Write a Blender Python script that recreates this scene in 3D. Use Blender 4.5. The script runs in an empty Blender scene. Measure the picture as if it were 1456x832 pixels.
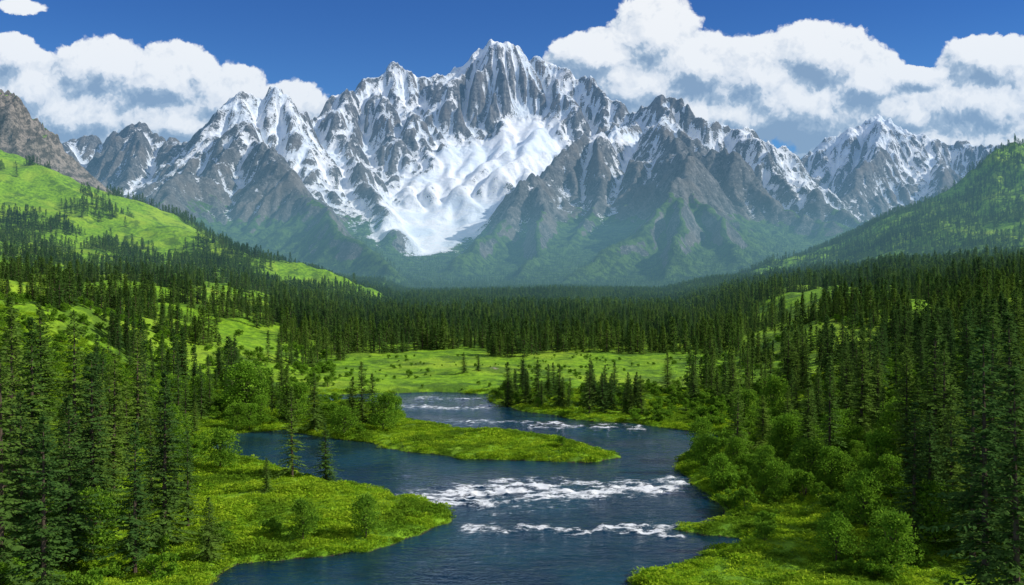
import bpy, math, random, time
import numpy as np
T0=time.time()
rng=np.random.default_rng(7); random.seed(7)
scene=bpy.context.scene
F=1261.0; CAMH=32.0
# ---------------------------------------------------------------- helpers
_perm=np.random.default_rng(3).permutation(256).astype(np.int64); _perm=np.concatenate([_perm,_perm])
_ang=np.random.default_rng(5).random(256)*2*np.pi; _gx=np.cos(_ang); _gy=np.sin(_ang)
def perlin(x,y,seed=0):
    x=np.asarray(x,float)+seed*17.31; y=np.asarray(y,float)+seed*9.77
    xi=np.floor(x).astype(np.int64); yi=np.floor(y).astype(np.int64)
    xf=x-xi; yf=y-yi; xi&=255; yi&=255
    u=xf*xf*xf*(xf*(xf*6-15)+10); v=yf*yf*yf*(yf*(yf*6-15)+10)
    a=_perm[xi]; b=_perm[xi+1]
    def g(h,dx,dy): return _gx[h]*dx+_gy[h]*dy
    n00=g(_perm[a+yi],xf,yf); n10=g(_perm[b+yi],xf-1,yf)
    n01=g(_perm[a+yi+1],xf,yf-1); n11=g(_perm[b+yi+1],xf-1,yf-1)
    return ((n00*(1-u)+n10*u)*(1-v)+(n01*(1-u)+n11*u)*v)*1.5
def fbm(x,y,wl,octs=4,seed=0,gain=0.5):
    s=0;a=1.0;f=1.0/wl;t=0
    for o in range(octs):
        s=s+a*perlin(x*f,y*f,seed+o*3.1); t+=a; a*=gain; f*=2.03
    return s/t
def ridged(x,y,wl,octs=5,seed=0,gain=0.5):
    s=0;a=1.0;f=1.0/wl;t=0;w=1.0
    for o in range(octs):
        n=1-np.abs(perlin(x*f,y*f,seed+o*2.3)); n=n*n*w; w=np.clip(n*1.3,0,1)
        s=s+a*n; t+=a; a*=gain; f*=2.07
    return s/t
def sstep(a,b,x):
    t=np.clip((x-a)/(b-a),0,1); return t*t*(3-2*t)
def wpt(px,py):                       # a shoreline point on the water level
    D=CAMH*F/(py-405.0); return ((px-728.0)/F*D, D)
def W3(px,py,D): return ((px-728.0)/F*D, D, CAMH+(405.0-py)/F*D)
# ---------------------------------------------------------------- river outline
RIV=[(-42,2),(-38,60)]+[wpt(*p) for p in [(300,832),(330,808),(420,797),(520,783),(600,765),(643,742),(640,728),(600,712),(545,700),(470,690),(430,680),(395,664),(340,655),(305,646),(300,632),(325,618),(400,612),(480,625),(515,630),(560,640),(650,652),(760,657),(850,658),(888,652),(850,640),(790,625),(740,617),(650,612),(600,603),(575,592),(555,580),(520,574),(440,571),(430,563),(520,560),(620,558),(705,561),(693,571),(740,585),(830,598),(900,604),(960,610),(1010,616),(1035,625),(1000,640),(968,655),(960,672),(985,690),(1010,705),(1035,735),(1040,742),(965,748),(960,755),(1040,765),(1048,775),(1000,790),(940,810),(900,830)]]+[(10,60),(5,2)]
RIV=np.array(RIV)
def river_sd(X,Y):
    X=np.asarray(X,float);Y=np.asarray(Y,float)
    wx=X+fbm(X,Y,9,3,11)*1.8+fbm(X,Y,2.6,2,13)*0.5; wy=Y+fbm(X,Y,9,3,21)*2.6+fbm(X,Y,2.6,2,23)*0.7
    d2=np.full(X.shape,1e12); ins=np.zeros(X.shape,bool)
    n=len(RIV)
    for i in range(n):
        ax,ay=RIV[i]; bx,by=RIV[(i+1)%n]
        ex,ey=bx-ax,by-ay
        t=np.clip(((wx-ax)*ex+(wy-ay)*ey)/(ex*ex+ey*ey+1e-9),0,1)
        d2=np.minimum(d2,(wx-ax-t*ex)**2+(wy-ay-t*ey)**2)
        if ay!=by:
            c=((ay>wy)!=(by>wy))&(wx<(bx-ax)*(wy-ay)/(by-ay)+ax); ins^=c
    d=np.sqrt(d2); return np.where(ins,-d,d)
# ---------------------------------------------------------------- ridges
def ridge_height(X,Y,ridges):
    out=np.zeros(X.shape)
    for pts,s,k in ridges:
        P=[W3(*p) for p in pts]
        for (ax,ay,az),(bx,by,bz) in zip(P[:-1],P[1:]):
            ex,ey=bx-ax,by-ay
            t=np.clip(((X-ax)*ex+(Y-ay)*ey)/(ex*ex+ey*ey),0,1)
            d=np.sqrt((X-ax-t*ex)**2+(Y-ay-t*ey)**2); z=az+t*(bz-az)
            z=np.maximum(z,5)
            out=np.maximum(out,z*np.maximum(0,1-d*s/(z*k))**k)
    return out
HILLS=[([(-400,20,2300),(-120,110,2250),(0,188,2150),(50,236,2100),(90,286,2050),(128,326,2000)],1.0,1.5),
       ([(-300,180,1500),(0,278,1450),(60,302,1400),(150,347,1300),(260,380,1250),(400,412,1200),(520,428,1150)],0.42,1.6),
       ([(1700,130,2300),(1456,255,2200),(1380,298,2200),(1300,343,2150),(1200,388,2100),(1100,404,2050)],0.62,1.6),
       ]
def valley(X,Y,with_river=True):
    X=np.asarray(X,float);Y=np.asarray(Y,float)
    xl=np.maximum(0,-X-(42+0.10*Y)); xr=np.maximum(0,X-(34+0.15*Y))
    z=0.005*np.maximum(0,Y-350)
    z=z+70*(1-np.exp(-xl*0.20/70))+70*(1-np.exp(-xr*0.20/70))
    z=z+np.maximum(0,fbm(X,Y,110,3,31)+0.15)*17*sstep(0,60,xl+xr)+fbm(X,Y,420,3,33)*16*sstep(500,1400,Y)
    wx=X+fbm(X,Y,300,3,41)*60; wy=Y+fbm(X,Y,300,3,43)*60
    hh=ridge_height(wx,wy,HILLS)
    m=sstep(120,300,hh)
    z=z+hh+(ridged(X,Y,150,5,47)-0.5)*95*m*sstep(1700,2000,Y)+(fbm(X,Y,160,4,49)*16)*sstep(20,80,hh)
    bump=(fbm(X,Y,13,3,51)*0.9+0.3+fbm(X,Y,3.2,2,53)*0.25)+sstep(200,300,Y)*(fbm(X,Y,45,3,57)*1.8+0.4)
    if with_river:
        near=Y<620
        sd=np.full(X.shape,400.0)
        if near.any(): sd[near]=river_sd(X[near],Y[near])
        t=sstep(0,70,sd)
        land=0.12+0.55*sstep(0,2.2,sd)+t*z+bump*sstep(0.3,7,sd)
        bed=-0.25+np.maximum(sd,-9)*0.22
        z=np.where(sd>0,land,np.minimum(bed,0.10))
        return z,sd
    return z+bump,None
# ---------------------------------------------------------------- mountains
MR=[([(452,186,6000),(500,150,6200),(535,120,6400),(565,106,6500),(620,102,6600),(650,86,6600),(672,62,6600),(695,46,6600),(720,64,6600),(745,88,6650),(790,96,6600),(830,114,6500),(860,138,6300),(905,160,6100)],1.15,1.75),
 ([(905,160,6100),(935,144,5900),(965,164,5800),(1000,184,5700),(1040,196,5700),(1085,213,5700),(1120,235,5800)],1.1,1.7),
 ([(1110,240,7300),(1150,220,7300),(1185,203,7300),(1215,184,7300),(1255,168,7300),(1285,188,7300),(1330,213,7200),(1370,226,7200),(1420,220,7000),(1470,238,6800),(1600,225,6800)],1.1,1.7),
 ([(452,186,6000),(430,184,5700),(415,168,5500),(395,146,5300),(372,162,5300),(345,141,5200),(322,175,5200),(300,192,5400),(255,203,5600),(205,188,5800),(160,210,5900),(110,220,5900),(80,228,5900),(50,246,5800),(-60,290,5700)],1.15,1.7),
 ([(372,160,5300),(352,200,4800),(300,258,4300),(235,306,3800),(190,330,3500)],1.0,1.6),
 ([(352,200,4800),(400,255,4300),(440,298,3900),(490,343,3400),(560,385,3000)],1.0,1.6),
 ([(205,190,5800),(190,240,5200),(150,290,4600),(110,325,4200)],1.0,1.6),
 ([(110,220,5900),(80,270,5100),(50,310,4500)],1.0,1.6),
 ([(535,120,6400),(562,180,5900),(590,235,5500)],1.2,1.6),
 ([(500,150,6200),(478,190,5700),(515,250,5100),(540,292,4700),(560,330,4200)],1.1,1.6),
 ([(695,46,6600),(690,130,6300),(672,180,6050)],1.3,1.6),
 ([(790,96,6600),(785,150,6200),(775,190,5900)],1.3,1.6),
 ([(905,160,6100),(880,175,5500),(850,195,5200),(800,215,4900),(765,238,4700),(730,283,4400),(700,328,4000),(665,365,3600)],1.15,1.6),
 ([(935,144,5900),(950,180,5100),(965,190,4700),(968,258,3950)],1.15,1.6),
 ([(968,256,3950),(900,318,3500),(840,368,3200),(795,395,3000)],1.05,1.6),
 ([(968,256,3950),(1020,318,3600),(1050,368,3300),(1075,400,3100)],1.05,1.6),
 ([(968,256,3950),(960,330,3400),(950,388,3000)],1.05,1.6),
 ([(965,192,4700),(1040,238,4500),(1100,288,4300),(1160,328,4100),(1230,360,3900)],1.1,1.6),
 ([(1040,196,5700),(1100,250,5200),(1170,298,4800),(1240,348,4400)],1.1,1.6),
 ([(1255,168,7300),(1240,230,6600),(1205,285,6000)],1.1,1.6),
 ([(1330,213,7200),(1345,270,6300),(1330,310,5600),(1300,350,5000)],1.1,1.6),
 ([(765,238,4700),(775,300,4200),(762,350,3700),(735,385,3300)],1.15,1.6),
 ([(850,195,5200),(862,262,4600),(830,318,4100),(800,350,3800)],1.15,1.6)]
MX0,MX1,MY0,MY1=-5600.,5600.,2496.,8496.
C=24.0
nx=int((MX1-MX0)/C)+1; ny=int((MY1-MY0)/C)+1
gx,gy=np.meshgrid(MX0+np.arange(nx)*C, MY0+np.arange(ny)*C)
wx=gx+fbm(gx,gy,900,3,61)*80+fbm(gx,gy,260,3,63)*50
wy=gy+fbm(gx,gy,900,3,65)*80+fbm(gx,gy,260,3,67)*50
mh=ridge_height(wx,wy,MR)
hs=np.clip(mh/700,0,1)
mh=mh+hs*(ridged(gx,gy,620,5,71)-0.55)*160+hs*(ridged(gx,gy,230,4,75)-0.5)*60
base,_=valley(gx,gy,False)
mh=np.maximum(mh,0)
h=np.maximum(base,0)+mh
# glacier trough below the summit
def trough(X,Y,pts):
    wx_=X+fbm(X,Y,350,4,171,0.6)*130; wy_=Y+fbm(X,Y,300,4,175,0.6)*150; best=np.full(X.shape,1e9); zz=np.zeros(X.shape)
    P=[(*W3(px,py,D),r) for px,py,D,r in pts]
    for a,b in zip(P[:-1],P[1:]):
        ex,ey=b[0]-a[0],b[1]-a[1]; tt=np.clip(((wx_-a[0])*ex+(wy_-a[1])*ey)/(ex*ex+ey*ey),0,1)
        d=np.hypot(wx_-a[0]-tt*ex,wy_-a[1]-tt*ey)/(a[3]+(b[3]-a[3])*tt); u=d<best
        best=np.where(u,d,best); zz=np.where(u,a[2]+(b[2]-a[2])*tt,zz)
    return best,zz
GL=[(752,186,6000,210),(712,222,5600,420),(662,262,5200,410),(622,300,4750,270),(588,332,4300,170)]
gd,gz=trough(gx,gy,GL)
gsurf=gz+np.clip(gd,0,3)**2*70+fbm(gx,gy,300,3,177)*45
k=1-sstep(0.75,2.0,gd); h=h*(1-k)+np.minimum(h,gsurf)*k
def erode(h,cell,batches,n,steps,strength,seed,capf=1.3):
    r=np.random.default_rng(seed); H=(h/cell).ravel().copy(); ny,nx=h.shape; N=H.size
    for b in range(batches):
        x=r.random(n)*(nx-3)+1; y=r.random(n)*(ny-3)+1
        dx=np.zeros(n);dy=np.zeros(n);sp=np.ones(n);wa=np.ones(n);se=np.zeros(n)
        for s in range(steps):
            ix=x.astype(np.int64);iy=y.astype(np.int64);fx=x-ix;fy=y-iy;i=iy*nx+ix
            a=H[i];bb=H[i+1];c=H[i+nx];d=H[i+nx+1]
            gX=(bb-a)*(1-fy)+(d-c)*fy; gY=(c-a)*(1-fx)+(d-bb)*fx
            hc=(a*(1-fx)+bb*fx)*(1-fy)+(c*(1-fx)+d*fx)*fy
            dx=dx*0.08-gX*0.92; dy=dy*0.08-gY*0.92
            l=np.sqrt(dx*dx+dy*dy)+1e-6; dx/=l;dy/=l
            X2=np.clip(x+dx,1,nx-2.01);Y2=np.clip(y+dy,1,ny-2.01)
            jx=X2.astype(np.int64);jy=Y2.astype(np.int64);kx=X2-jx;ky=Y2-jy;j=jy*nx+jx
            hn=(H[j]*(1-kx)+H[j+1]*kx)*(1-ky)+(H[j+nx]*(1-kx)+H[j+nx+1]*kx)*ky
            dh=hn-hc
            cap=np.maximum(-dh,0.01)*sp*wa*capf
            up=dh>0
            dep=np.where(up,np.minimum(se,dh),np.where(se>cap,(se-cap)*0.3,0))
            ero=np.where((~up)&(se<=cap),np.minimum((cap-se)*strength,-dh*0.5),0)
            de=dep-ero; se=se-de
            D=np.bincount(i,de*(1-fx)*(1-fy),N)+np.bincount(i+1,de*fx*(1-fy),N)+np.bincount(i+nx,de*(1-fx)*fy,N)+np.bincount(i+nx+1,de*fx*fy,N)
            H+=np.clip(D,-0.25,0.25)
            sp=np.clip(np.sqrt(np.maximum(0,sp*sp-dh*0.3)),0.3,2.5); wa*=0.985
            x=X2;y=Y2
    return H.reshape(ny,nx)*cell
def blur(a,n=1):
    for _ in range(n):
        b=np.pad(a,1,mode='edge'); a=(b[:-2,1:-1]+b[2:,1:-1]+2*a)/4
        b=np.pad(a,1,mode='edge'); a=(b[1:-1,:-2]+b[1:-1,2:]+2*a)/4
    return a
h=erode(h,C,10,16000,50,0.10,1)
UP=3; c2=C/UP
nx2=(nx-1)*UP+1; ny2=(ny-1)*UP+1
def upsample(a):
    xs=np.arange(nx2)/UP; i=np.minimum(xs.astype(int),nx-2); f=xs-i
    b=a[:,i]*(1-f)+a[:,i+1]*f
    ys=np.arange(ny2)/UP; j=np.minimum(ys.astype(int),ny-2); g=(ys-j)[:,None]
    return b[j]*(1-g)+b[j+1]*g
h2=blur(upsample(h),1)
GX,GY=np.meshgrid(MX0+np.arange(nx2)*c2, MY0+np.arange(ny2)*c2)
gd2=upsample(gd); ice=1-sstep(0.6,1.35,gd2+fbm(GX,GY,160,4,173,0.65)*0.55)
hs2=np.clip((h2-120)/500,0,1)*(1-ice*0.72)
q1=GX+fbm(GX,GY,90,2,82)*25; q2=GY+fbm(GX,GY,90,2,83)*25
h2=h2+hs2*((ridged(q1,q2,140,4,81)-0.5)*42)
h2=erode(h2,c2,5,60000,22,0.10,2,0.9)
h2=h2+hs2*((ridged(q1,q2,62,3,85,0.6)-0.5)*20)
hb=blur(h2,6); h2=h2*(1-ice*0.8)+hb*ice*0.8
vb,_=valley(GX[:60],GY[:60],False)
w=sstep(MY0,MY0+440,GY[:60]); h2[:60]=vb*(1-w)+h2[:60]*w
gyy,gxx=np.gradient(blur(h2,1),c2); nz=1/np.sqrt(1+gxx**2+gyy**2)
conc=np.clip((blur(h2,25)-h2)/12,-1,1); conc2=np.clip((blur(h2,5)-h2)/5,-1,1)
def boost(px,py,D,rx,ry,a):
    x,y,_=W3(px,py,D); return a*np.exp(-((GX-x)/rx)**2-((GY-y)/ry)**2)
veg=1-sstep(230,500,h2+fbm(GX,GY,300,4,95)*190-(nz-0.75)*320)
veg=veg*sstep(0.5,0.7,nz)*(1-ice)
snow=(h2-740)/850+(nz-0.66)*1.8+conc*0.32+conc2*0.26+fbm(GX,GY,420,4,91)*0.35+fbm(GX,GY,60,3,93)*0.2
snow+=ice*1.1-boost(700,185,6100,300,220,0.5)
snow+=boost(620,290,4600,350,450,0.55)+boost(440,240,5000,520,520,0.9)+boost(870,205,5350,320,300,0.95)+boost(1175,290,5300,340,850,1.0)+boost(590,320,4200,230,380,0.5)+boost(240,300,4900,350,400,0.5)+boost(850,300,4300,120,150,0.6)+boost(1040,210,5400,600,350,0.55)+boost(1250,200,7000,700,600,0.6)+boost(560,160,6000,450,300,0.25)
snow-=boost(960,290,3800,450,450,0.35)+veg*0.7
print('mountain',time.time()-T0)
# ---------------------------------------------------------------- mesh build
def grid_object(name,X,Y,Z,attrs,mat):
    ny_,nx_=X.shape
    me=bpy.data.meshes.new(name)
    co=np.stack([X,Y,Z],-1).reshape(-1,3).astype(np.float32)
    idx=np.arange(ny_*nx_).reshape(ny_,nx_)
    q=np.stack([idx[:-1,:-1],idx[:-1,1:],idx[1:,1:],idx[1:,:-1]],-1).reshape(-1,4).astype(np.int32)
    me.vertices.add(len(co)); me.vertices.foreach_set('co',co.ravel())
    me.loops.add(q.size); me.loops.foreach_set('vertex_index',q.ravel())
    me.polygons.add(len(q)); me.polygons.foreach_set('loop_start',np.arange(0,q.size,4,dtype=np.int32))
    me.update(calc_edges=True)
    me.polygons.foreach_set('use_smooth',np.ones(len(q),bool))
    for k,v in attrs.items():
        a=me.attributes.new(k,'FLOAT','POINT'); a.data.foreach_set('value',v.ravel().astype(np.float32))
    me.materials.append(mat)
    ob=bpy.data.objects.new(name,me); scene.collection.objects.link(ob); return ob
def newmat(name):
    m=bpy.data.materials.new(name); m.use_nodes=True; m.node_tree.nodes.clear(); return m,m.node_tree
def N(t,typ,ins=None,**pr):
    n=t.nodes.new(typ)
    for k,v in pr.items(): setattr(n,k,v)
    if ins:
        for k,v in ins.items():
            s=n.inputs[k]
            if isinstance(v,bpy.types.NodeSocket): t.links.new(v,s)
            else: s.default_value=v
    return n
def M(t,op,a,b=0.0,c=0.0,clamp=False):
    return N(t,'ShaderNodeMath',{0:a,1:b,2:c},operation=op,use_clamp=clamp).outputs[0]
def MIX(t,f,a,b):
    n=t.nodes.new('ShaderNodeMix'); n.data_type='RGBA'
    for s,v in ((n.inputs[0],f),(n.inputs[6],a),(n.inputs[7],b)):
        if isinstance(v,bpy.types.NodeSocket): t.links.new(v,s)
        elif isinstance(v,tuple): s.default_value=(*v,1) if len(v)==3 else v
        else: s.default_value=v
    return n.outputs[2]
def NOI(t,vec,scale,detail=4,rough=0.55,dist=0.0):
    return N(t,'ShaderNodeTexNoise',{'Vector':vec,'Scale':scale,'Detail':detail,'Roughness':rough,'Distortion':dist}).outputs[0]
def MR_(t,v,a,b,c=0.0,d=1.0,smooth=True):
    n=N(t,'ShaderNodeMapRange',{'Value':v,'From Min':a,'From Max':b,'To Min':c,'To Max':d})
    if smooth: n.interpolation_type='SMOOTHSTEP'
    return n.outputs[0]
def ATT(t,name): return N(t,'ShaderNodeAttribute',attribute_name=name).outputs['Fac']
def POS(t): return N(t,'ShaderNodeNewGeometry').outputs['Position']
def BUMP(t,h,strength,dist): return N(t,'ShaderNodeBump',{'Height':h,'Strength':strength,'Distance':dist}).outputs[0]
def OUT(t,s,vol=None):
    o=t.nodes.new('ShaderNodeOutputMaterial')
    if s: t.links.new(s,o.inputs[0])
    if vol: t.links.new(vol,o.inputs[1])
# mountain material
mm,t=newmat('mountain_rock_snow')
p=POS(t)
n1=NOI(t,p,0.004,6); n2=NOI(t,p,0.03,6,0.68); n3=NOI(t,p,0.10,5,0.75)
pst=N(t,'ShaderNodeVectorMath',{0:p,1:(0.02,0.02,0.005)},operation='MULTIPLY').outputs[0]
streak=NOI(t,pst,1.0,7,0.75)
rock=MIX(t,MR_(t,n2,0.38,0.62),(0.045,0.050,0.058),(0.22,0.22,0.225))
rock=MIX(t,MR_(t,streak,0.42,0.60),rock,(0.085,0.088,0.093))
rock=MIX(t,M(t,'MULTIPLY',MR_(t,n1,0.48,0.62),0.5),rock,(0.21,0.18,0.155))
rock=MIX(t,MR_(t,n3,0.55,0.68),rock,(0.32,0.315,0.31))
vg=MIX(t,MR_(t,n2,0.4,0.6),(0.022,0.055,0.014),(0.08,0.155,0.022))
vm=M(t,'ADD',ATT(t,'veg'),M(t,'MULTIPLY',M(t,'SUBTRACT',n2,0.5),1.8)); vm=MR_(t,vm,0.4,0.6)
col=MIX(t,vm,rock,vg)
sn=M(t,'ADD',ATT(t,'snow'),M(t,'MULTIPLY',M(t,'SUBTRACT',n3,0.5),2.4)); sn=M(t,'ADD',sn,M(t,'MULTIPLY',M(t,'SUBTRACT',streak,0.5),2.4))
sm=MR_(t,sn,0.10,0.38)
scol=MIX(t,MR_(t,n1,0.42,0.6),(0.84,0.87,0.92),(0.70,0.78,0.88))
scol=MIX(t,M(t,'MULTIPLY',MR_(t,n2,0.52,0.66),0.42),scol,(0.50,0.55,0.62))
col=MIX(t,sm,col,scol)
bh=M(t,'ADD',M(t,'MULTIPLY',n2,26.0),M(t,'ADD',M(t,'MULTIPLY',n3,10.0),M(t,'MULTIPLY',streak,20.0)))
bs=M(t,'SUBTRACT',1.0,M(t,'MULTIPLY',MR_(t,sn,0.3,1.4),0.62))
bn=N(t,'ShaderNodeBump',{'Height':bh,'Strength':bs,'Distance':1.0}).outputs[0]
b=N(t,'ShaderNodeBsdfPrincipled',{'Base Color':col,'Roughness':0.8,'Normal':bn,'Specular IOR Level':0.2})
OUT(t,b.outputs[0])
grid_object('mountain_range',GX,GY,h2,{'snow':snow,'veg':veg},mm)
# ground
rows=np.exp(np.linspace(math.log(12.),math.log(2530.),1000)); cols=np.linspace(-1,1,900)
Yg=np.repeat(rows[:,None],900,1); Xg=cols[None,:]*(0.78*Yg+35)
Zg,SD=valley(Xg,Yg,True)
Zg=np.where(Yg>MY0+2,Zg-3,Zg)
hh=ridge_height(Xg,Yg,HILLS[:1])
gr_y=np.gradient(Zg,axis=0)/np.gradient(Yg,axis=0); gr_x=np.gradient(Zg,axis=1)/np.gradient(Xg,axis=1)
slope=np.sqrt(gr_x**2+gr_y**2)
rockm=sstep(85,190,hh+fbm(Xg,Yg,120,3,99)*80)*sstep(0.30,0.62,slope+fbm(Xg,Yg,60,3,98)*0.2)
gm,t=newmat('meadow_ground')
p=POS(t); n1=NOI(t,p,0.02,5); n2=NOI(t,p,0.25,5,0.65); n3=NOI(t,p,2.2,4,0.7); n0=NOI(t,p,0.05,6,0.7)
g=MIX(t,MR_(t,n2,0.35,0.65),(0.09,0.205,0.010),(0.22,0.41,0.016))
g=MIX(t,M(t,'MULTIPLY',MR_(t,n1,0.45,0.65),0.6),g,(0.31,0.44,0.03))
g=MIX(t,M(t,'MULTIPLY',MR_(t,n0,0.49,0.61),0.78),g,(0.05,0.115,0.012))
g=MIX(t,M(t,'MULTIPLY',MR_(t,n3,0.5,0.7),0.6),g,(0.045,0.105,0.01))
rk=MIX(t,MR_(t,n0,0.42,0.58),(0.08,0.07,0.06),(0.32,0.27,0.23))
rk=MIX(t,MR_(t,n2,0.5,0.65),rk,(0.12,0.10,0.085))
g=MIX(t,MR_(t,M(t,'ADD',ATT(t,'rock'),M(t,'MULTIPLY',M(t,'SUBTRACT',n0,0.5),2.0)),0.35,0.55),g,rk)
sdv=ATT(t,'sd')
g=MIX(t,MR_(t,M(t,'ADD',sdv,M(t,'MULTIPLY',n3,0.6)),0.25,0.75),(0.035,0.03,0.02),g)
bn=BUMP(t,M(t,'ADD',M(t,'MULTIPLY',n2,1.2),M(t,'ADD',M(t,'MULTIPLY',n3,0.22),M(t,'MULTIPLY',M(t,'MULTIPLY',n0,ATT(t,'rock')),16.0))),0.9,1.0)
OUT(t,N(t,'ShaderNodeBsdfPrincipled',{'Base Color':g,'Roughness':0.85,'Normal':bn,'Specular IOR Level':0.15}).outputs[0])
grid_object('ground',Xg,Yg,Zg,{'rock':rockm,'sd':np.clip(SD,-5,50)},gm)
# ---------------------------------------------------------------- water
wxs=np.arange(-110,75,0.4); wys=np.exp(np.linspace(math.log(12),math.log(285),620))
WX,WY=np.meshgrid(wxs,wys)
foam=np.zeros(WX.shape); jx=WX+fbm(WX,WY,9,3,111)*3.0; jy=WY+fbm(WX,WY,8,4,113,0.65)*7.5
bands=[([(600,710),(700,698),(800,699),(950,692)],6.5,1.12),([(640,716),(720,712),(860,704)],4.0,1.0),([(650,756),(760,750),(860,756),(955,753)],2.1,1.0),
       ([(575,578),(650,582),(700,578)],4.0,0.8),([(640,599),(760,602),(900,611)],3.5,0.8),([(760,608),(900,604)],2.5,0.65),([(600,567),(690,566)],4.0,0.65),([(720,682),(850,686),(960,688)],2.6,0.8),([(690,728),(850,724)],1.7,0.5)]
for pts,wd,a in bands:
    P=[wpt(*q) for q in pts]
    for (ax,ay),(bx,by) in zip(P[:-1],P[1:]):
        ex,ey=bx-ax,by-ay; tt=np.clip(((jx-ax)*ex+(jy-ay)*ey)/(ex*ex+ey*ey),0,1)
        d=np.sqrt((jx-ax-tt*ex)**2+(jy-ay-tt*ey)**2); foam=np.maximum(foam,a*np.exp(-(d/wd)**2))
foam=foam*np.clip(0.76+fbm(WX*0.45,WY,2.6,4,121,0.65)*1.5,0,1.25)
WZ=fbm(WX,WY,5,3,115)*0.10+fbm(WX*0.6,WY,1.3,2,117)*0.035+foam*np.maximum(0,fbm(WX,WY,1.8,3,119)+0.2)*0.6
wm,t=newmat('river_water')
p=POS(t)
ps=N(t,'ShaderNodeVectorMath',{0:p,1:(0.5,1.0,1.0)},operation='MULTIPLY').outputs[0]
r1=NOI(t,ps,0.9,4,0.6,0.4); r2=NOI(t,ps,4.0,3,0.6); r3=NOI(t,p,0.06,3)
hgt=M(t,'ADD',M(t,'MULTIPLY',r1,0.42),M(t,'MULTIPLY',r2,0.09))
st=MR_(t,r3,0.35,0.65,0.4,1.0)
bn=N(t,'ShaderNodeBump',{'Height':hgt,'Strength':st,'Distance':1.0}).outputs[0]
wc=MIX(t,MR_(t,r3,0.4,0.65),(0.003,0.020,0.034),(0.008,0.045,0.068))
wb=N(t,'ShaderNodeBsdfPrincipled',{'Base Color':wc,'Roughness':0.08,'IOR':1.33,'Normal':bn}).outputs[0]
fn=NOI(t,ps,1.1,7,0.8,0.6); fa=M(t,'ADD',ATT(t,'foam'),M(t,'MULTIPLY',M(t,'SUBTRACT',fn,0.5),3.6))
fm=MR_(t,fa,0.5,1.05)
fm=M(t,'MULTIPLY',fm,MR_(t,ATT(t,'foam'),0.06,0.5))
fb=N(t,'ShaderNodeBsdfPrincipled',{'Base Color':(0.80,0.84,0.87,1),'Roughness':0.7,'Normal':BUMP(t,fn,0.8,0.5)}).outputs[0]
OUT(t,N(t,'ShaderNodeMixShader',{0:fm,1:wb,2:fb}).outputs[0])
grid_object('river_water',WX,WY,WZ,{'foam':foam},wm)
# ---------------------------------------------------------------- foliage materials
def leafmat(name,c1,c2,c3,trans=0.25,nscale=0.8,world=None):
    m,t=newmat(name)
    r=N(t,'ShaderNodeObjectInfo').outputs['Random']
    oc=N(t,'ShaderNodeTexCoord').outputs['Object']
    n=NOI(t,oc,nscale,2)
    c=MIX(t,MR_(t,n,0.35,0.65),c1,c2); c=MIX(t,M(t,'MULTIPLY',r,0.75),c,c3)
    if world:
        c=MIX(t,M(t,'MULTIPLY',MR_(t,NOI(t,POS(t),world[0],3,0.6),0.46,0.60),0.7),c,world[1])
    d=N(t,'ShaderNodeBsdfDiffuse',{'Color':c}).outputs[0]
    tr=N(t,'ShaderNodeBsdfTranslucent',{'Color':c}).outputs[0]
    OUT(t,N(t,'ShaderNodeMixShader',{0:trans,1:d,2:tr}).outputs[0]); return m
needle=leafmat('spruce_needles',(0.038,0.092,0.020),(0.115,0.225,0.038),(0.16,0.255,0.035),0.32,0.8,(0.012,(0.038,0.095,0.028)))
leaf=leafmat('shrub_leaves',(0.08,0.19,0.018),(0.21,0.37,0.030),(0.16,0.33,0.025),0.4,1.2)
grassm=leafmat('meadow_leaves',(0.13,0.29,0.012),(0.28,0.47,0.02),(0.40,0.53,0.03),0.4,2.0,(0.11,(0.075,0.175,0.015)))
bark,t=newmat('bark'); OUT(t,N(t,'ShaderNodeBsdfDiffuse',{'Color':MIX(t,NOI(t,POS(t),6,3),(0.05,0.035,0.025),(0.14,0.11,0.085))}).outputs[0])
class MB:
    def __init__(s): s.v=[];s.f=[];s.m=[];s.n=0
    def add(s,vs,fs,mi):
        s.v.extend(vs); s.f.extend([tuple(i+s.n for i in f) for f in fs]); s.m.extend([mi]*len(fs)); s.n+=len(vs)
    def tube(s,p0,p1,r0,r1,k=5,mi=0):
        p0=np.array(p0,float);p1=np.array(p1,float);d=p1-p0;d/=np.linalg.norm(d)+1e-9
        a=np.cross(d,[0.3,0.9,0.1]);a/=np.linalg.norm(a);b=np.cross(d,a)
        vs=[]
        for p,r in((p0,r0),(p1,r1)):
            for i in range(k):
                th=2*math.pi*i/k; vs.append(tuple(p+(a*math.cos(th)+b*math.sin(th))*r))
        s.add(vs,[(i,(i+1)%k,k+(i+1)%k,k+i) for i in range(k)],mi)
    def leafq(s,c,d,wv,mi=1):   # kite shaped sprig from c along d
        c=np.array(c);s.add([tuple(c),tuple(c+d*0.45+wv),tuple(c+d),tuple(c+d*0.45-wv)],[(0,1,2,3)],mi)
    def mesh(s,name,mats):
        me=bpy.data.meshes.new(name); me.from_pydata(s.v,[],s.f); me.update()
        for m in mats: me.materials.append(m)
        me.polygons.foreach_set('material_index',np.array(s.m,dtype=np.int32)); return me
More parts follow.
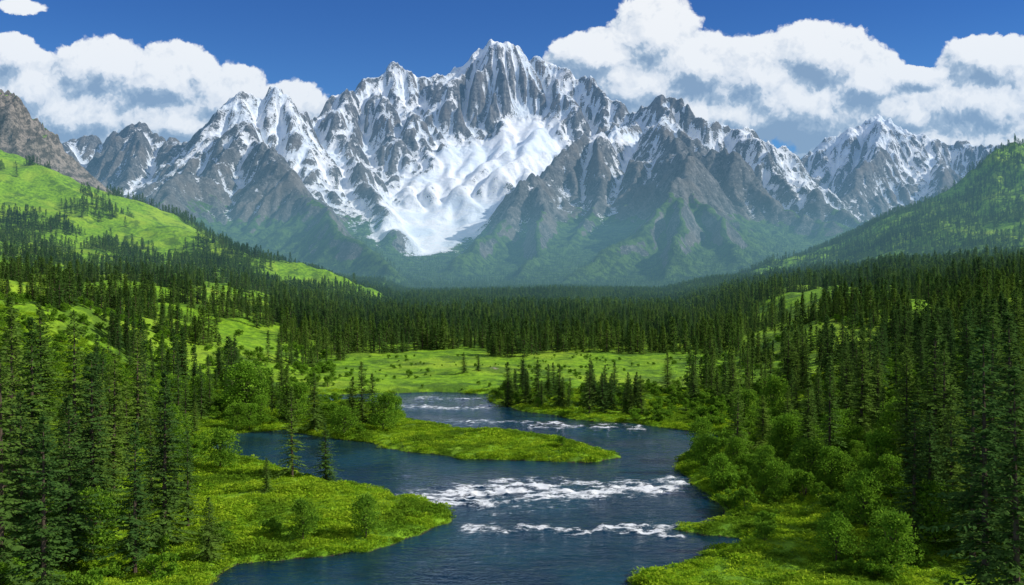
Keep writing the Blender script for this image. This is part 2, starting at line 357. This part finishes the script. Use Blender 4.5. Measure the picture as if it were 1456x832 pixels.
def spruce(name,H,R,dz,nb,step,seed,sprig=1.0,bare=0.05,shape=0.8):
    r=random.Random(seed); mb=MB()
    mb.tube((0,0,-0.8),(0,0,H*0.5),H*0.014,H*0.008,7); mb.tube((0,0,H*0.5),(0,0,H*0.97),H*0.008,0.02,6)
    z=H*bare
    lean=[1+0.26*math.sin(i*1.7+seed) for i in range(12)]
    while z<H*0.985:
        q=z/H
        low=min(1,0.55+q*4.0)
        wh=r.uniform(0.8,1.12)
        for k in range(nb if q<0.9 else max(4,nb-2)):
            az=r.random()*2*math.pi
            L=(R*(1-q)**shape*low+0.12)*r.uniform(0.60,1.15)*lean[int(az/6.2832*12+q*5)%12]*wh
            if r.random()<0.06: L*=1.3
            pit=-0.42+q*0.95+r.uniform(-0.12,0.12)
            dx,dy=math.cos(az),math.sin(az)
            zz=z+r.uniform(-dz,dz)*0.35
            n=max(2,int(L/step))
            for i in range(1,n+1):
                tt=i/n; rr=L*tt
                hgt=zz+rr*pit-0.16*L*tt*tt+0.10*L*tt**4
                c=np.array((dx*rr,dy*rr,hgt))
                sl=(0.26+0.5*L*0.28*(1.25-tt))*sprig*r.uniform(0.8,1.25)
                wd=0.10*sprig+0.05*sl
                for sg in (-1,1):
                    a2=az+sg*r.uniform(0.6,1.15)
                    d=np.array((math.cos(a2),math.sin(a2),-0.28+r.uniform(-0.15,0.25)))*sl
                    wv=np.array((-math.sin(a2)*0.8,math.cos(a2)*0.8,r.uniform(-0.7,0.7)))*wd
                    mb.leafq(c-np.array((dx,dy,0))*0.1,d,wv)
                if i==n or r.random()<0.5:
                    d=np.array((dx*0.75,dy*0.75,-0.45+0.9*(i==n)*q))*sl
                    mb.leafq(c,d,np.array((-dy,dx,r.uniform(-.5,.5)))*wd)
            if L>0.9 and nb>5:
                e=(dx*L*0.85,dy*L*0.85,zz+L*0.85*pit-0.12*L); mb.add([(0,0,zz+0.02),(0,0,zz-0.05),e],[(0,1,2)],0)
        z+=dz*(1.15-0.5*q)*r.uniform(0.8,1.2)
    for _ in range(6):
        a=r.random()*6.28; mb.leafq((0,0,H*0.96),np.array((math.cos(a)*.12,math.sin(a)*.12,H*0.045)),np.array((-math.sin(a),math.cos(a),0))*0.06)
    return mb.mesh(name,[bark,needle])
def broadleaf(name,H,R,lobes,leaves,ls,seed,mat,trunk=True):
    r=random.Random(seed); mb=MB(); cs=[]
    for i in range(lobes):
        a=r.random()*6.28; q=r.random()
        z=H*(0.22+0.66*q); rad=R*math.sqrt(r.random())*(1-0.55*abs(q-0.35)*1.4)
        lr=H*r.uniform(0.10,0.19)*(1.15-0.45*q)
        cs.append((math.cos(a)*rad,math.sin(a)*rad,z,lr))
    if trunk:
        mb.tube((0,0,-0.4),(0.05*H*0.3,0,H*0.45),H*0.016,H*0.010,6); mb.tube((0.05*H*0.3,0,H*0.45),(0,0.02*H,H*0.85),H*0.010,H*0.003,5)
    for c in cs:
        s=(0,0,c[2]*0.45) if trunk else (c[0]*0.12,c[1]*0.12,-0.1)
        mb.tube(s,c[:3],H*0.007,H*0.002,4)
    for i in range(leaves):
        c=cs[i%lobes]; v=np.array([r.gauss(0,1) for _ in range(3)]); v/=np.linalg.norm(v)
        rr=c[3]*(0.45+0.65*r.random()**0.6)
        if r.random()<0.05: rr*=1.3
        pt=np.array(c[:3])+v*rr*np.array((1.1,1.1,0.8))
        if pt[2]<0.02: pt[2]=abs(pt[2])*0.4+0.02
        d=np.array([r.gauss(0,1) for _ in range(3)])*0.7+v*0.6+np.array((0,0,0.1)); d/=np.linalg.norm(d)
        o=np.cross(d,[r.gauss(0,1) for _ in range(3)]); o/=np.linalg.norm(o)+1e-9
        k=ls*r.uniform(0.7,1.4); mb.leafq(pt,d*k,o*k*0.36)
    return mb.mesh(name,[bark,mat])
def tuft(name,seed,rad,hh,n,ls):
    r=random.Random(seed); mb=MB()
    for i in range(n):
        a=r.random()*6.28; q=math.sqrt(r.random()); x,y=math.cos(a)*rad*q,math.sin(a)*rad*q
        top=hh*(1-q*q*0.8)
        if r.random()<0.6:
            z=top*r.uniform(0.5,1.0); d=np.array((math.cos(a)*0.5+r.gauss(0,.5),math.sin(a)*0.5+r.gauss(0,.5),r.uniform(0.0,0.5))); d/=np.linalg.norm(d)
            k=ls*r.uniform(0.7,1.3); o=np.cross(d,[0,0,1])+np.array([r.gauss(0,.4) for _ in range(3)]); o/=np.linalg.norm(o)+1e-9; mb.leafq((x,y,z),d*k,o*k*0.38,0)
        else:
            d=np.array((math.cos(a)*0.25*q+r.gauss(0,.1),math.sin(a)*0.25*q+r.gauss(0,.1),top+0.12)); mb.leafq((x,y,-0.03),d,np.array((-math.sin(a),math.cos(a),0))*0.03,0)
    return mb.mesh(name,[grassm])
near_sp=[spruce('spruce_a',18,3.1,0.46,9,0.30,1),spruce('spruce_b',18,2.6,0.42,9,0.30,2,shape=0.75),spruce('spruce_c',18,3.6,0.50,9,0.32,3,bare=0.08,shape=0.95),spruce('spruce_d',18,2.4,0.48,8,0.30,4,bare=0.1,shape=0.7),spruce('spruce_e',18,2.9,0.56,8,0.32,5,bare=0.12,shape=0.8)]
mid_sp=[spruce('spruce_mid_a',18,3.0,0.7,7,0.7,11,2.1),spruce('spruce_mid_b',18,2.4,0.7,7,0.7,12,2.1,shape=0.7),spruce('spruce_mid_c',18,3.5,0.8,7,0.7,13,2.2,shape=0.9)]
far_sp=[spruce('spruce_far_a',18,3.4,1.7,6,1.7,21,3.8),spruce('spruce_far_b',18,2.8,1.7,6,1.7,22,3.6,shape=0.7)]
trees_bl=[broadleaf('birch_a',8,2.3,26,4600,0.25,31,leaf),broadleaf('birch_b',8,2.0,22,4200,0.25,32,leaf)]
shrubs=[broadleaf('shrub_a',3,1.7,16,2000,0.22,41,leaf,False),broadleaf('shrub_b',2.6,2.0,16,2000,0.22,42,leaf,False),broadleaf('shrub_c',3.4,1.4,14,1800,0.22,43,leaf,False)]
tufts=[tuft('tuft_a',51,0.65,0.34,60,0.20),tuft('tuft_b',52,0.5,0.24,50,0.18),tuft('tuft_c',53,0.8,0.45,80,0.23)]
def coll(name,meshes):
    c=bpy.data.collections.new(name)
    for m in meshes: c.objects.link(bpy.data.objects.new(m.name,m))
    return c
def scatter(name,P,S,R,I,col):
    n=len(P); me=bpy.data.meshes.new(name); me.vertices.add(n); me.vertices.foreach_set('co',np.asarray(P,np.float32).ravel())
    a=me.attributes.new('scl','FLOAT_VECTOR','POINT'); a.data.foreach_set('vector',np.asarray(S,np.float32).ravel())
    a=me.attributes.new('rot','FLOAT','POINT'); a.data.foreach_set('value',np.asarray(R,np.float32))
    a=me.attributes.new('idx','INT','POINT'); a.data.foreach_set('value',np.asarray(I,np.int32))
    ob=bpy.data.objects.new(name,me); scene.collection.objects.link(ob)
    g=bpy.data.node_groups.new(name,'GeometryNodeTree')
    g.interface.new_socket('Geometry',in_out='INPUT',socket_type='NodeSocketGeometry'); g.interface.new_socket('Geometry',in_out='OUTPUT',socket_type='NodeSocketGeometry')
    gi=g.nodes.new('NodeGroupInput'); go=g.nodes.new('NodeGroupOutput'); ip=g.nodes.new('GeometryNodeInstanceOnPoints'); ci=g.nodes.new('GeometryNodeCollectionInfo')
    ci.inputs[0].default_value=col; ci.inputs[1].default_value=True; ci.inputs[2].default_value=True
    def na(nm,dt):
        k=g.nodes.new('GeometryNodeInputNamedAttribute'); k.data_type=dt; k.inputs['Name'].default_value=nm; return [o for o in k.outputs if o.enabled][0]
    cx=g.nodes.new('ShaderNodeCombineXYZ'); er=g.nodes.new('FunctionNodeEulerToRotation'); L=g.links.new
    L(na('rot','FLOAT'),cx.inputs[2]); L(cx.outputs[0],er.inputs[0])
    L(gi.outputs[0],ip.inputs['Points']); L(ci.outputs[0],ip.inputs['Instance']); ip.inputs['Pick Instance'].default_value=True
    L(na('idx','INT'),ip.inputs['Instance Index']); L(er.outputs[0],ip.inputs['Rotation']); L(na('scl','FLOAT_VECTOR'),ip.inputs['Scale']); L(ip.outputs[0],go.inputs[0])
    md=ob.modifiers.new('scatter','NODES'); md.node_group=g; return ob
def wedge(n,y0,y1,k=0.70,pad=15):
    y=np.sqrt(rng.random(n)*(y1*y1-y0*y0)+y0*y0); x=(rng.random(n)*2-1)*(k*y+pad); return x,y
def S3(s,v=0.12):
    n=len(s); w=s*(1+rng.uniform(-v,v,n)); return np.stack([w,w,s],-1)
# --- hero spruces
def place(px,py):
    D=CAMH*F/(py-405.)
    for _ in range(12):
        x=(px-728)/F*D; z,_s=valley(np.array([x]),np.array([D])); D=0.5*D+0.5*(CAMH-max(z[0],0))*F/(py-405.)
    return x,D,float(valley(np.array([x]),np.array([D]))[0][0])
hero=[(232,785,525),(30,800,555),(98,810,560),(296,800,705),(415,680,548),(463,683,595),(515,606,513),(447,612,528),(1405,925,462),(1048,668,545),(722,578,512),(748,574,530),(770,576,540),(838,588,508),(800,580,535),(870,583,530),(912,590,533),(890,588,545),(1180,668,505),(950,560,500),(378,700,650),(1225,640,470),(1085,640,560),(160,700,500),(195,640,470),(60,650,430),(20,660,420),(1345,720,480),(1300,780,570),(660,530,500),(680,528,503),(530,604,530),(500,606,535),
 (1450,960,520),(1385,800,500),(1440,780,440),(1150,660,530),(1330,690,450),(1410,720,430),(0,840,490),(60,880,590),(130,760,500),(15,740,440),(190,820,600),(105,700,440),(1290,690,500),(45,720,450)]
for _ in range(34):
    px=random.uniform(718,932); pb=570+(px-718)*0.10+random.uniform(-16,3)
    hero.append((px,pb,pb-random.uniform(25,62)))
occupied=[]
def put(name,me,x,y,z,s,sw,rz):
    ob=bpy.data.objects.new(name,me); scene.collection.objects.link(ob); ob.location=(x,y,z); ob.scale=(s*sw,s*sw,s); ob.rotation_euler=(random.uniform(-.02,.02),random.uniform(-.02,.02),rz); return ob
for i,(px,pb,pt) in enumerate(hero):
    x,y,z=place(px,pb); Ht=(pb-pt)/F*y
    put('spruce_tree',near_sp[i%5 if Ht>13 else (i%2)*2],x,y,z-0.1,Ht/18,random.uniform(1.0,1.2) if Ht>13 else 1.4,random.random()*6.28); occupied.append((x,y))
# --- near spruces as own objects
def forest_mask(x,y,sd):
    nf=fbm(x,y,55,3,121)
    side=np.abs(x)/y
    m=np.where(y<150,np.where(x>0,side>0.47,side>0.36),np.where(y<215,np.where(x>0,side>0.31,side>0.25),np.where(x>0,side>0.20,side>0.13)))
    m&=(sd>5); m&=nf>np.where(y<150,-0.10,np.where(y<250,0.0,np.where(x>0,-0.14,0.02)))
    # open meadow in the valley floor
    mead=(np.abs(x-0.02*y)<0.17*y+30*fbm(x,y,70,3,127))&(y>215)&(y<370+80*fbm(x,y,60,2,129))
    m&=~mead|(nf>0.24)
    return m
x,y=wedge(1400,62,250); z,sd=valley(x,y); m=forest_mask(x,y,sd); x,y,z=x[m],y[m],z[m]
acc=list(occupied); cnt=0
for a,b_,c_ in zip(x,y,z):
    if all((a-u)**2+(b_-v)**2>13 for u,v in acc):
        acc.append((a,b_)); s=0.34+0.72*random.random()**1.2
        if b_<85: s*=0.8
        put('spruce_tree',random.choice(near_sp),a,b_,c_-0.15,s,random.uniform(0.95,1.2)+0.25*(s<0.5),random.random()*6.28); cnt+=1
print('near spruces',cnt)
x,y=wedge(15500,250,760,0.68); z,sd=valley(x,y); gap=(fbm(x,y,170,3,131)>np.where(x>0,-0.32,-0.16))&(fbm(x,y,42,2,135)>-0.22)
m=(forest_mask(x,y,sd)&gap)|((y>385+70*fbm(x,y,60,2,129))&(fbm(x,y,60,3,133)>-0.20)&(np.abs(x)<0.26*y)); x,y,z=x[m],y[m],z[m]; n=len(x)
scatter('spruce_forest',np.stack([x,y,z-0.2],-1),S3(0.28+0.60*rng.random(n)**1.3,0.2),rng.random(n)*6.28,rng.integers(0,3,n),coll('mid_spruces',mid_sp)); print('mid',n)
x,y=wedge(72000,740,2480,0.66,40); z,_=valley(x,y,True)
hl=ridge_height(x,y,HILLS[:2]); hr=ridge_height(x,y,HILLS[:1])
m=(fbm(x,y,200,5,141,0.65)+0.13+0.10*(x>0)-np.where(hl>20,0.12+0.0024*(hl-20),0)>0)&(hr<150); x,y,z=x[m],y[m],z[m]; n1_=len(x)
x2=(rng.random(60000)*2-1)*2900; y2=2480+rng.random(60000)*2300
fi=(x2-MX0)/c2; fj=(y2-MY0)/c2; ii=np.clip(fi.astype(int),0,nx2-2); jj=np.clip(fj.astype(int),0,ny2-2); z2=h2[jj,ii]; nz2=nz[jj,ii]; ic2=ice[jj,ii]; sn2=snow[jj,ii]
m2=(z2+fbm(x2,y2,300,3,143)*130<270)&(nz2>0.68)&(ic2<0.05)&(sn2<0)&(np.abs(x2)<0.66*y2)&(rng.random(60000)<1.1-z2/350); x2,y2,z2=x2[m2],y2[m2],z2[m2]
x=np.concatenate([x,x2]);y=np.concatenate([y,y2]);z=np.concatenate([z,z2]);n=len(x)
scatter('conifer_forest',np.stack([x,y,z-0.5],-1),S3(rng.uniform(0.35,0.95,n)),rng.random(n)*6.28,rng.integers(0,2,n),coll('far_spruces',far_sp)); print('far',n)
# --- shrubs
x,y=wedge(11000,70,380,0.66); z,sd=valley(x,y)
nf=fbm(x,y,28,3,151); side=x/y
pr=np.where(sd<14,0.30,0.18)*(nf>-0.05)
pr=np.where((side>0.18)&(y>120)&(y<250),0.52*(nf>-0.28),pr)
pr=np.where((side>0.1)&(y<=120),0.20*(nf>-0.05),pr)
pr=np.where((side<-0.14)&(y>170)&(y<320),0.42*(nf>-0.25),pr)
pr=np.where((side>-0.36)&(side<-0.02)&(y<165),0.05*(nf>0.1),pr)
pr=np.where((side<0.13)&(side>-0.17)&(y>150)&(y<214),0.004,pr)
pr=np.where((side<0.17)&(side>-0.01)&(y>225)&(y<262),0.45,pr)
pr=np.where((np.abs(side)<0.2)&(y>265),0.20*(nf>-0.05),pr)
pr=np.where(np.abs(side)>0.36,np.maximum(pr,0.25),pr)
m=(sd>1.2)&(rng.random(len(x))<pr); x,y,z=x[m],y[m],z[m];n=len(x)
s=rng.uniform(0.3,1.2,n)*np.where((y>262)&(np.abs(x/y)<0.2),0.5,1)*np.where((x/y>0.2)&(y<240)&(y>125),1.2,1)
scatter('riverside_shrubs',np.stack([x,y,z-0.1],-1),S3(s,0.3),rng.random(n)*6.28,rng.integers(0,3,n),coll('shrub_kinds',shrubs)); print('shrubs',n)
bl=[(312,668,605),(545,612,555),(1120,650,585),(975,675,625),(1150,690,620),(1090,680,630),(1200,700,640),(560,605,560),(490,620,575),(1250,690,610),(520,765,700),(330,640,575),(1010,665,620),(370,605,560),(350,590,510),(420,600,540),(1100,600,530),(1060,610,550),(1280,640,560),(240,640,570),(130,790,690),(430,770,705),(1190,800,725),(1270,820,720),(1230,750,665),(1330,780,680)]
for _ in range(24): 
    px=random.uniform(985,1330); pb=random.uniform(610,710); bl.append((px,pb,pb-random.uniform(35,68)))
for _ in range(14):
    px=random.uniform(150,500); pb=random.uniform(575,612); bl.append((px,pb,pb-random.uniform(30,50)))
for i,(px,pb,pt) in enumerate(bl):
    x_,y_,z_=place(px,pb)
    if river_sd(np.array([x_]),np.array([y_]))[0]<1: continue
    put('birch_tree',trees_bl[i%2],x_,y_,z_-0.1,(pb-pt)/F*y_/8,random.uniform(1.0,1.35),random.random()*6.28)
# --- meadow tufts
x,y=wedge(105000,62,262,0.66,10); z,sd=valley(x,y); m=(sd>0.1)&(rng.random(len(x))<np.where(y<200,1,0.6)*(0.45+0.55*(fbm(x,y,7,2,161)>-0.1))); x,y,z=x[m],y[m],z[m];n=len(x)
scatter('meadow_plants',np.stack([x,y,z-0.03],-1),S3(rng.uniform(0.6,1.5,n)*(1+0.7*fbm(x,y,12,2,163)),0.2),rng.random(n)*6.28,rng.integers(0,3,n),coll('tuft_kinds',tufts)); print('tufts',n)
# ---------------------------------------------------------------- haze
def haze(name,lo,hi,sig,colr):
    m,t=newmat(name)
    ab=N(t,'ShaderNodeVolumeAbsorption',{'Color':(0,0,0,1),'Density':sig}).outputs[0]
    em=N(t,'ShaderNodeEmission',{'Color':(*colr,1),'Strength':sig}).outputs[0]  # constant glow put into the volume in place of scattered daylight
    OUT(t,None,N(t,'ShaderNodeAddShader',{0:ab,1:em}).outputs[0])
    vs=[(x,y,z) for z in (lo[2],hi[2]) for y in (lo[1],hi[1]) for x in (lo[0],hi[0])]
    me=bpy.data.meshes.new(name); me.from_pydata(vs,[],[(0,2,3,1),(4,5,7,6),(0,1,5,4),(2,6,7,3),(0,4,6,2),(1,3,7,5)]); me.materials.append(m)
    ob=bpy.data.objects.new(name,me); scene.collection.objects.link(ob)
haze('atmospheric_haze',(-9000,700,-60),(9000,8700,1900),2.5e-5,(0.20,0.46,0.94))
haze('valley_haze',(-8000,420,-50),(8000,5200,300),8.5e-5,(0.25,0.54,0.64))
# ---------------------------------------------------------------- sun, sky
AZ=math.radians(97); EL=math.radians(37)
sv=(math.sin(AZ)*math.cos(EL),math.cos(AZ)*math.cos(EL),math.sin(EL))
from mathutils import Vector
sl=bpy.data.lights.new('sun','SUN'); sl.energy=5.0; sl.angle=math.radians(0.5); sl.color=(1,0.94,0.82)
so=bpy.data.objects.new('sun',sl); scene.collection.objects.link(so); so.rotation_euler=Vector(sv).to_track_quat('Z','Y').to_euler()
wd=bpy.data.worlds.new('World'); scene.world=wd; wd.use_nodes=True; t=wd.node_tree; t.nodes.clear()
sk=t.nodes.new('ShaderNodeTexSky'); sk.sky_type='NISHITA'; sk.sun_disc=False; sk.sun_elevation=EL; sk.sun_rotation=AZ; sk.air_density=1.0; sk.dust_density=0.3; sk.ozone_density=3.0
gen=N(t,'ShaderNodeTexCoord').outputs['Generated']
sp=N(t,'ShaderNodeSeparateXYZ',{0:gen})
tint=MIX(t,MR_(t,sp.outputs[2],0.08,0.31),(0.26,0.62,1.02),(0.045,0.29,0.78))
skc=MIX(t,1.0,sk.outputs[0],tint); t.nodes[-1].blend_type='MULTIPLY'
bg=N(t,'ShaderNodeBackground',{'Color':skc,'Strength':0.11}).outputs[0]
yy=M(t,'MAXIMUM',sp.outputs[1],0.05)
u=M(t,'DIVIDE',sp.outputs[0],yy); v=M(t,'DIVIDE',sp.outputs[2],yy)
uv=N(t,'ShaderNodeCombineXYZ',{0:u,1:v,2:0.0}).outputs[0]
wn=N(t,'ShaderNodeTexNoise',{'Vector':uv,'Scale':16.0,'Detail':6.0,'Roughness':0.65}).outputs[1]
wv=N(t,'ShaderNodeVectorMath',{0:N(t,'ShaderNodeVectorMath',{0:wn,1:(0.5,0.5,0.5)},operation='SUBTRACT').outputs[0],1:(0.030,0.030,0)},operation='MULTIPLY').outputs[0]
uvw=N(t,'ShaderNodeVectorMath',{0:uv,1:wv},operation='ADD').outputs[0]
EL_=[(30,130,85,62),(100,170,130,60),(150,98,72,44),(235,118,80,50),(320,136,78,44),(400,152,62,38),(250,175,160,45),(60,215,150,50),(20,85,50,32),
 (845,80,62,36),(935,48,66,50),(985,90,70,50),(900,120,90,50),(1070,105,90,58),(1165,82,82,48),(1150,150,150,55),(1010,165,190,38),(1235,120,60,40),(1300,165,105,50),(1405,92,72,44),(1380,150,110,62),(1340,200,200,45),(1320,105,60,12),
 (35,8,58,18)]
def field(vec):
    cur=None
    for (px,py,rx,ry) in EL_:
        cu,cv,ru,rv=(px-728)/F,(405-py)/F,rx/F,ry/F
        a=N(t,'ShaderNodeVectorMath',{0:vec,1:(1/ru,1/rv,0),2:(-cu/ru,-cv/rv,0)},operation='MULTIPLY_ADD').outputs[0]
        l=N(t,'ShaderNodeVectorMath',{0:a},operation='LENGTH').outputs['Value']
        if rx<59 and ry<20: l=M(t,'ADD',l,0.45)
        cur=l if cur is None else M(t,'SMOOTH_MIN',cur,l,0.06)
    return M(t,'SUBTRACT',1.0,cur)
shape=field(uvw)
shape2=field(N(t,'ShaderNodeVectorMath',{0:uvw,1:(0.012,0.018,0)},operation='ADD').outputs[0])
def bill(off):
    q=uvw if off is None else N(t,'ShaderNodeVectorMath',{0:uvw,1:off},operation='ADD').outputs[0]
    vo=N(t,'ShaderNodeTexVoronoi',{'Vector':q,'Scale':24.0,'Detail':3.0,'Roughness':0.65,'Lacunarity':2.2},feature='F1',normalize=True).outputs[0]
    no=N(t,'ShaderNodeTexNoise',{'Vector':q,'Scale':12.0,'Detail':9.0,'Roughness':0.62}).outputs[0]
    return M(t,'ADD',M(t,'MULTIPLY',M(t,'SUBTRACT',0.42,vo),1.9),M(t,'MULTIPLY',M(t,'SUBTRACT',no,0.5),1.1))
b0=bill(None); b2=bill((0.007,0.011,0))
den=M(t,'ADD',M(t,'ADD',shape,0.06),M(t,'MULTIPLY',b0,0.50))
alpha=MR_(t,den,0.02,0.15)
lit=M(t,'MULTIPLY',M(t,'SUBTRACT',b0,b2),1.35)  # sunlit and shaded sides of the clouds painted into their colour
lit=M(t,'ADD',lit,M(t,'MULTIPLY',M(t,'SUBTRACT',shape,shape2),1.15))
lit=M(t,'ADD',lit,MR_(t,v,0.12,0.28,-0.02,0.42,False))
lcol=N(t,'ShaderNodeValToRGB',{0:MR_(t,lit,-0.25,0.75,smooth=False)}); cr=lcol.color_ramp
cr.elements[0].position=0.0; cr.elements[0].color=(0.24,0.33,0.46,1); cr.elements[1].position=1.0; cr.elements[1].color=(1.0,0.99,0.97,1)
e=cr.elements.new(0.32); e.color=(0.40,0.49,0.60,1); e=cr.elements.new(0.58); e.color=(0.78,0.81,0.85,1)
lc=lcol.outputs[0]
cb=N(t,'ShaderNodeBackground',{'Color':lc,'Strength':1.0}).outputs[0]
front=MR_(t,sp.outputs[1],0.1,0.3)
# unseen white clouds added outside the view to brighten the ambient light
og=N(t,'ShaderNodeTexNoise',{'Vector':gen,'Scale':3.2,'Detail':3.0,'Roughness':0.6}).outputs[0]
oth=M(t,'MULTIPLY',MR_(t,og,0.46,0.56),M(t,'MULTIPLY',MR_(t,sp.outputs[2],0.0,0.1),M(t,'SUBTRACT',1.0,MR_(t,sp.outputs[1],0.25,0.5))))
fa_=M(t,'MAXIMUM',M(t,'MULTIPLY',alpha,front),oth)
lc2=MIX(t,front,(0.80,0.82,0.85),lc); t.links.new(lc2,cb.node.inputs[0])
ms=N(t,'ShaderNodeMixShader',{0:fa_,1:bg,2:cb}).outputs[0]
wo=t.nodes.new('ShaderNodeOutputWorld'); t.links.new(ms,wo.inputs[0])
# ---------------------------------------------------------------- camera
cd=bpy.data.cameras.new('camera'); cd.sensor_width=36; cd.lens=36*F/1456; cd.clip_start=0.5; cd.clip_end=40000
co=bpy.data.objects.new('camera',cd); scene.collection.objects.link(co); co.location=(0,0,CAMH); co.rotation_euler=(math.radians(90-0.5),0,0)
scene.camera=co
scene.view_settings.view_transform='Standard'; scene.view_settings.look='None'; scene.view_settings.exposure=0
print('done',time.time()-T0)
